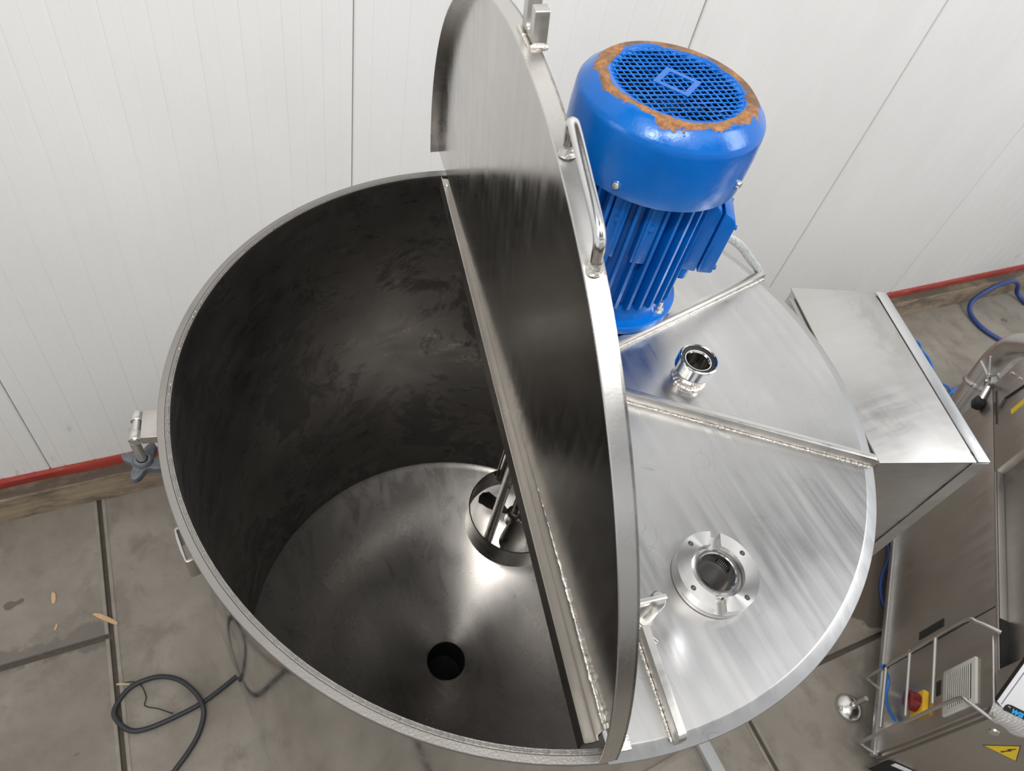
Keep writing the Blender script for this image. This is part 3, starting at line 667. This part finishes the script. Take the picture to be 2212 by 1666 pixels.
# ------------------------------------------------------------------ steel junction box beside the tank
P0 = V((.5585, -.3172, 0)); bw = V((.9615, -.2748, 0)).normalized(); bdv = V((.2748, .9615, 0)).normalized(); ZT = -.03
jb = thing('control_box', (.70, -.12, -.62), 'flat topped stainless control box fixed to the right side of the tank', 'box')
MB().box(P0, bw, bdv, EZ, (.004, .209), (0, .452), (-.62, ZT - .0035)).build('box_body', 'box', jb, 30, .002)
MB().box(P0, bw, bdv, EZ, (0, .2105), (-.0015, .4535), (ZT - .0035, ZT)).build('box_top', 'box', jb, 30, .0012)
MB().box(P0, bw, bdv, EZ, (.2135, .2405), (-.0015, .4535), (-.62, ZT + .001)).build('box_door', 'hem', jb, 30, .0012)
MB().box(P0, bw, bdv, EZ, (.209, .2136), (.002, .450), (-.61, ZT - .006)).build('door_gasket', 'black', jb, 0)
MB().box(P0, bw, bdv, EZ, (.203, .2405), (-.0022, -.0014), (-.62, ZT - .004)).build('door_hem', 'box', jb, 0)
for y in (.018, .437):
    MB().box(P0, bw, bdv, EZ, (.2095, .2155), (y - .004, y + .004), (ZT - .01, ZT + .0005)).build('hinge_pin', 'black', jb, 0)
MB().box(P0, bw, bdv, EZ, (-.011, -.008), (.0, .425), (-.60, ZT - .006)).build('back_rail', 'bar', jb, 30, .0008)
MB().box(P0, bw, bdv, EZ, (-.008, .004), (.004, .425), (-.60, ZT - .006)).build('gap_filler', 'box', jb, 0)
MB().box(P0, bw, bdv, EZ, (-.03, .0), (.0015, .020), (ZT - .022, ZT - .012)).build('mounting_lug', 'bar', jb, 30, .001)

# ------------------------------------------------------------------ grey steel machine on the right
A0 = V((1.332, -.74, 0)); dH = V((.738, .675, 0)).normalized(); Nn = V((-.675, .738, 0)).normalized()
mc = thing('steel_cabinet_machine', (1.332, -.74, FZ), 'grey stainless machine cabinet on levelling feet, right of the tank', 'machine')
def F(a, n, z): return A0 + dH * a + Nn * n + EZ * z
def fbox(name, a, n, z, mat, parent=mc, bev=.0015, **k): return MB().box(A0, dH, Nn, EZ, a, n, z).build(name, mat, parent, 30, bev)
fbox('cabinet_body', (-.058, 1.30), (-.62, -.012), (-1.53, -.905), 'cabinet', bev=.003)
fbox('cabinet_door', (.272, 1.285), (-.0125, .0), (-1.522, -.9085), 'cabinet')
fbox('switch_panel', (-.050, .264), (-.0125, .0), (-1.522, -.9085), 'cabinet')
fbox('base_fold', (-.058, 1.285), (-.006, .010), (-1.53, -1.505), 'hem')
fbox('upper_cabinet', (.045, .83), (-.60, -.031), (-.905, -.45), 'cabinet')
fbox('top_edge', (-.05, .83), (-.004, .0), (-.91, -.8985), 'cabinet')
fbox('black_seal', (-.03, .225), (-.031, -.0065), (-.905, -.9005), 'gap', bev=0)
fbox('top_ledge', (.225, .83), (-.031, -.0065), (-.905, -.899), 'cabinet')
fbox('end_door', (-.068, -.058), (-.61, -.022), (-1.525, -.91), 'cabinet')
# upper housing at the far end
b = MB(); up = [(.83, -.905), (1.30, -.905), (1.30, -.60), (.83, -.60)]
b.prism(up, A0, dH, EZ, .0, .55).build('upper_housing', 'cabinet', mc, 30, .004)
fbox('door_slot', (1.06, 1.245), (.0, .0015), (-.890, -.884), 'black', bev=0)
MB().tube([F(1.13, .0015, -.868), F(1.155, .0015, -.835), F(1.135, .0015, -.74), F(1.13, .0015, -.64)], .0045, 8).build('black_edging', 'black', mc)
fbox('warning_label', (1.045, 1.07), (.0, .0015), (-.81, -.74), 'warn', bev=0)
for a, z in ((1.27, -.80), (1.2, -.76), (1.23, -.70)):
    MB().lathe([(0, 0), (.006, 0), (.006, .003), (0, .003)], F(a, 0, z), Nn, seg=12).build('panel_screw', 'zinc', mc)
# pipe elbow with clamp and toggle behind the housing
pc = [F(1.60, -.15, -1.50), F(1.665, -.15, -1.34), F(1.735, -.15, -1.165), F(1.755, -.15, -1.085), F(1.735, -.15, -1.00), F(1.67, -.15, -.92), F(1.55, -.17, -.82), F(1.28, -.25, -.68)]
pip = MB().tube(spline(pc, 6), .052, 24).build('pipe_elbow', 'tube', mc, 50)
MB().lathe([(.052, -.010), (.060, -.010), (.062, 0), (.060, .010), (.052, .010)], F(1.71, -.15, -1.23), (pc[2] - pc[1]), seg=32, closed=True).build('pipe_clamp', 'polished', pip)
for q in ((1.33, .02, -.90, 1.45, .03, -.93), (1.33, .02, -.90, 1.36, .06, -.83), (1.33, .02, -.90, 1.27, .03, -.83), (1.33, .02, -.90, 1.26, .05, -.87)):
    MB().tube([F(*q[:3]), F(*q[3:])], .005, 8).build('wing_handle', 'polished', mc)
MB().box(A0, dH, Nn, EZ, (1.285, 1.345), (-.02, .02), (-.935, -.89)).build('toggle_clamp', 'darksteel', mc, 30, .006)
MB().box(A0, dH, Nn, EZ, (1.215, 1.26), (.0, .035), (-.99, -.945)).build('toggle_grip', 'black', mc, 30, .008)
MB().tube([F(1.30, .01, -.91), F(1.24, .015, -.965)], .012, 10).build('toggle_arm', 'tube', mc)
# filter grille
gl = fbox('filter_grille', (-.029, .121), (.0, .010), (-1.139, -.985), 'grille', bev=.003)
for i in range(12):
    z = -1.118 + i * .0096
    MB().box(A0, dH, Nn, EZ, (-.012, .103), (.0095, .0125), (z, z + .0042)).build('grille_slat', 'grille', gl, 0, .0008)
    MB().box(A0, dH, Nn, EZ, (-.012, .103), (.0095, .0103), (z + .0045, z + .0090)).build('grille_slit', 'gap', gl, 0)
fbox('maker_plate', (.303, .334), (.0, .002), (-1.296, -1.16), 'black', bev=0)
fbox('switch_label', (.056, .106), (.0, .0015), (-1.186, -1.164), 'black', bev=0)
sw = fbox('main_switch', (.008, .084), (.0, .020), (-1.292, -1.222), 'yellow', bev=.004)
MB().lathe([(0, .0), (.030, .0), (.031, .008), (.029, .030), (.024, .034), (0, .034)], F(.046, .02, -1.257), Nn, seg=32).build('switch_knob', 'red', sw)
MB().box(F(.046, .054, -1.257), dH, EZ, Nn, (-.022, .022), (-.005, .005), (-.001, .008)).build('knob_bar', 'red', sw, 30, .002)
# tube guard around the switch
def fpath(pts): return spline([F(*p) for p in pts], 6)
for pts in ([(.165, .0, -.885), (.19, .045, -.92), (.205, .062, -.965), (.202, .062, -1.2), (.198, .062, -1.47), (.195, .05, -1.505), (.185, .0, -1.512)],
            [(-.092, .0, -.93), (-.06, .05, -.955), (-.045, .062, -.99), (-.045, .062, -1.2), (-.046, .062, -1.47), (-.047, .05, -1.505), (-.05, .0, -1.512)]):
    MB().tube(fpath(pts), .0058, 12).build('guard_rail', 'tube', mc, 60)
for z in (-1.38, -1.241, -1.103):
    MB().tube([F(.208, .062, z), F(-.026, .062, z)], .0058, 12).build('guard_rail', 'tube', mc, 60)
MB().tube([F(.162, .004, -.915), F(-.092, .004, -.915)], .004, 10).build('guard_rail', 'tube', mc, 60)
MB().tube(fpath([(.20, .075, -1.385), (.185, .03, -1.42), (.12, .02, -1.44), (.07, .015, -1.42), (.03, .01, -1.39)]), .006, 10).build('blue_cable', 'bluecable', mc, 60)
MB().lathe([(.006, -.004), (.009, -.004), (.009, .004), (.006, .004)], F(.198, .062, -1.38), dH, seg=14, closed=True).build('cable_tie', 'black', mc)
# near end face: screw, warning triangle, black plate
e0 = A0 - dH * .068
MB().lathe([(.016, 0), (.014, .004), (.008, .006), (.003, .005), (0, .005)], e0 + Nn * -.07 + EZ * -1.022, -dH, seg=28).build('dome_screw', 'zinc', mc)
tr = MB().prism([(-.101, -1.115), (-.150, -1.025), (-.200, -1.112)], e0 + V((0, 0, 0)), Nn, EZ, -.0, .0012)
trv = e0
def eprism(pts, h0, h1, name, mat, parent):
    b = MB(); n = len(pts); vs = [e0 - dH * hh + Nn * p + EZ * q for hh in (h0, h1) for p, q in pts]
    b.add(vs, [tuple(range(n)), tuple(range(n, 2 * n))[::-1]] + [(i, (i + 1) % n, (i + 1) % n + n, i + n) for i in range(n)]); return b.build(name, mat, parent, 0)
k_ = lambda c, f, pts: [(c[0] + (x - c[0]) * f, c[1] + (y - c[1]) * f) for x, y in pts]
tri = [(-.1005, -1.1155), (-.150, -1.024), (-.2005, -1.1125)]; cc = (-.1503, -1.084)
ts = eprism(tri, .0001, .0008, 'warning_triangle', 'black', mc)
eprism(k_(cc, .92, tri), .0008, .0011, 'triangle_field', 'warn', ts)
eprism([(-.1535, -1.0500), (-.1440, -1.0745), (-.1500, -1.0735), (-.1455, -1.0960), (-.1415, -1.0940), (-.1485, -1.1055), (-.1525, -1.0925), (-.1495, -1.0945), (-.1580, -1.0690), (-.1520, -1.0700), (-.1575, -1.0500)], .0011, .0014, 'lightning_bolt', 'black', ts)
bp = eprism([(-.028, -1.60), (-.028, -1.478), (-.118, -1.462), (-.118, -1.60)], .001, .004, 'black_plate', 'gap', mc)
eprism([(-.045, -1.468), (-.045, -1.492), (-.098, -1.482), (-.098, -1.460)], .004, .006, 'white_tag', 'white', bp)
# sloping console with a white display, black label and a flap of dimpled foil at the near corner
DP = F(-.065, .0206, -.8804); De = V((.4279, .3914, .8147)).normalized(); Dt = -Nn; Dn = Dt.cross(De)
b = MB(); b.prism([(-.058, -.905), (-.058, -.893), (.045, -.740), (.045, -.905)], A0 + Nn * -.58, dH, EZ, -.585, 0); b.build('console_wedge', 'cabinet', mc, 30, .002)
dsp = MB().prism([(0, 0), (0, .17), (.45, .17), (.45, -.0135), (.030, -.0135)], DP, Dt, De, -.012, 0).build('display_panel', 'white', mc, 30, .0012)
MB().prism([(-.0016, .002), (-.0016, .17), (0, .17), (0, 0), (.030, -.0135), (.030, -.0150)], DP, Dt, De, -.013, .0006).build('display_edge', 'black', dsp, 0)
MB().prism([(.0125, -.001), (.0125, .17), (.0145, .17), (.0145, -.002)], DP, Dt, De, -.001, .0006).build('display_line', 'knobgrey', dsp, 0)
MB().prism([(.0235, -.0118), (.0225, -.004), (.0235, .003), (.0275, .0075), (.036, .0095), (.44, .0115), (.44, -.0128), (.03, -.0130)], DP, Dt, De, -.0005, .0008).build('black_label', 'black', dsp, 0)
text('wa', .0285, DP + Dt * .0425 + De * -.0105, Dt, De, .0012, 'lettering', 'cyan', dsp, .12)
for q in ([(.0295, .0030), (.0330, .0042), (.0335, .0030), (.0300, .0015)], [(.0345, .0010), (.0362, .0035), (.0372, .0030), (.0356, -.0010)]):
    MB().prism(q, DP, Dt, De, .0005, .0012).build('label_mark', 'white', dsp, 0)
b = MB(); fp = []; mm = 16
for i in range(mm + 1):
    f = i / mm; nn_ = .026 - .30 * f; bot = -.962 - .016 * min(1, f * 2.2) - .004 * sin(i * 1.3)
    top_ = -.886 - .006 * f
    for j in range(7):
        q = j / 6; fp.append(F(-.0695 - .010 * sin(q * 2.8) - .0025 * sin(i * 1.7 + q * 3), nn_ - .030 * q * max(0, 1 - f * 4), top_ + (bot - top_) * q))
fs = [(i * 7 + j, i * 7 + j + 1, (i + 1) * 7 + j + 1, (i + 1) * 7 + j) for i in range(mm) for j in range(6)]
nv = len(fp)
b.add(fp + [p + dH * .003 for p in fp], fs + [tuple(x + nv for x in f[::-1]) for f in fs] + [(j, j + 1, j + 1 + nv, j + nv) for j in range(6)] + [(i * 7 + 6, (i + 1) * 7 + 6, (i + 1) * 7 + 6 + nv, i * 7 + 6 + nv) for i in range(mm)])
b.build('dimpled_foil_flap', 'foil', mc, 60)
for p in (F(.03, .02, 0) , F(1.2, -.06, 0), F(.03, -.55, 0), F(1.2, -.55, 0)):
    p = V((p.x, p.y, 0))
    if p.x < 1.4 and p.y > -.8: p = V((1.400, -.618, 0))
    ft = MB().lathe([(0, 0), (.050, 0), (.052, .006), (.046, .018), (.030, .028), (.013, .034), (.012, .05), (0, .05)], p + EZ * FZ, seg=32).build('levelling_foot', 'zinc', mc, 50)
    MB().tube([p + EZ * (FZ + .03), p + EZ * -1.525], .0085, 14).build('foot_stem', 'zinc', ft)

# ------------------------------------------------------------------ things on the floor
cz = FZ + .0075
cab = [(-.40, .36), (-.52, .285), (-.643, .227), (-.743, .186), (-.833, .169), (-.915, .163), (-.963, .178), (-.995, .226), (-.992, .261), (-.952, .303), (-.899, .315), (-.848, .305), (-.799, .271), (-.760, .215), (-.746, .168), (-.751, .135), (-.775, .089), (-.811, .049), (-.852, .013), (-.92, -.05), (-1.0, -.15)]
pts = [(x, y, cz + (.016 if 12 <= i <= 14 else .006 if i in (11, 15) else 0)) for i, (x, y) in enumerate(cab)]
tag(MB().tube(spline(pts, 7), .0078, 12).build('power_cable', 'cable', None, 60), 'black cable lying in one loop on the floor left of the tank', 'cable')
bh = [(4.23, .905, 0), (4.214, .985, .02), (4.143, .995, .10), (4.046, .995, .150), (3.928, .995, .148), (3.83, .995, .10), (3.76, .985, .045), (3.723, .93, .008), (3.713, .814, 0), (3.762, .693, 0), (3.86, .52, 0), (3.98, .30, 0)]
tag(MB().tube(spline([(x, y, FZ + .014 + z) for x, y, z in bh], 8), .0135, 14).build('blue_hose', 'bluehose', None, 60), 'thick dark blue hose looped against the timber beam at far right', 'hose')
def floor_line(name, pts, r, mat, label, cat, group=None):
    return tag(MB().tube(spline([(x, y, FZ + r + .001 + (z[0] if z else 0)) for x, y, *z in pts], 7), r, 10).build(name, mat, None, 60), label, cat, group)
floor_line('blue_airline', [(2.95, 1.0), (3.06, .985), (3.137, .94), (3.168, .875), (3.157, .802), (3.154, .72), (3.12, .647), (3.085, .604), (3.073, .563), (3.092, .506, .012), (3.09, .43), (3.06, .33)], .0068, 'bluecable', 'longest thin bright blue air line snaking on the floor behind the control box', 'hose')
floor_line('blue_airline', [(2.98, .88), (3.06, .868), (3.122, .858, .01), (3.163, .829, .014), (3.15, .785, .014), (3.102, .742), (3.02, .70)], .0060, 'bluecable', 'short curled piece of bright blue air line crossing the longest one', 'hose')
floor_line('blue_airline', [(2.96, .38), (3.0, .42), (3.062, .463), (3.11, .485, .014), (3.167, .495), (3.261, .501), (3.36, .49)], .0060, 'bluecable', 'thin blue air line running from the grey cabinet towards the control box', 'hose')
floor_line('blue_tube', [(2.10, -.02), (2.029, -.165), (1.927, -.235), (1.870, -.282), (1.830, -.345), (1.835, -.42), (1.88, -.52)], .009, 'bluehose', 'dark blue tube disappearing under the edge of the grey cabinet', 'hose')
def chip(p0, p1, wd, mat, label):
    p0, p1 = V((*p0, 0)), V((*p1, 0)); d = p1 - p0; L = d.length; d.normalize(); nr = EZ.cross(d)
    prof = [(0, -wd * .35), (L * .3, -wd * .5), (L * .8, -wd * .42), (L, -wd * .25), (L * .96, wd * .3), (L * .6, wd * .5), (L * .2, wd * .42), (L * .03, wd * .1)]
    o = MB().prism(prof, p0 + EZ * (FZ + .0012), d, nr, 0, .0045).build('wood_chip', mat, None, 0, .0008, 1)
    return tag(o, label, 'wood chip', 'wood chips on the floor')
chip((-1.032, .595), (-.963, .532), .016, 'chip', 'biggest pale wood splinter lying across the left slab joint')
chip((-1.145, .711), (-1.147, .668), .014, 'chip', 'small upright orange brown wood chip on slab far left')
chip((-1.139, .592), (-1.148, .572), .007, 'chip', 'tiniest orange wood chip on the far left slab')
chip((-.985, .333), (-.945, .318), .008, 'straw', 'yellowish wood sliver beside the loop of the black cable')
wire = spline([(-.985, .333, FZ + .003), (-.935, .322, FZ + .005), (-.914, .30, FZ + .004), (-.905, .262, FZ + .003), (-.911, .236, FZ + .003), (-.875, .213, FZ + .004), (-.835, .182, FZ + .006)], 6)
tag(MB().tube(wire, .0016, 6).build('thin_wire', 'gap', None, 60), 'thin dark wire curling inside the loop of the black cable', 'wire')
sp_ = MB().box(V((.782, -.515, FZ)), V((.03, -1, 0)).normalized(), V((1, .03, 0)).normalized(), EZ, (-.02, .30), (-.0225, .0225), (.0, .03)).build('grey_floor_bar', 'greybar', None, 30, .002)
tag(sp_, 'light grey painted steel bar on the floor below the cover edge', 'bar')
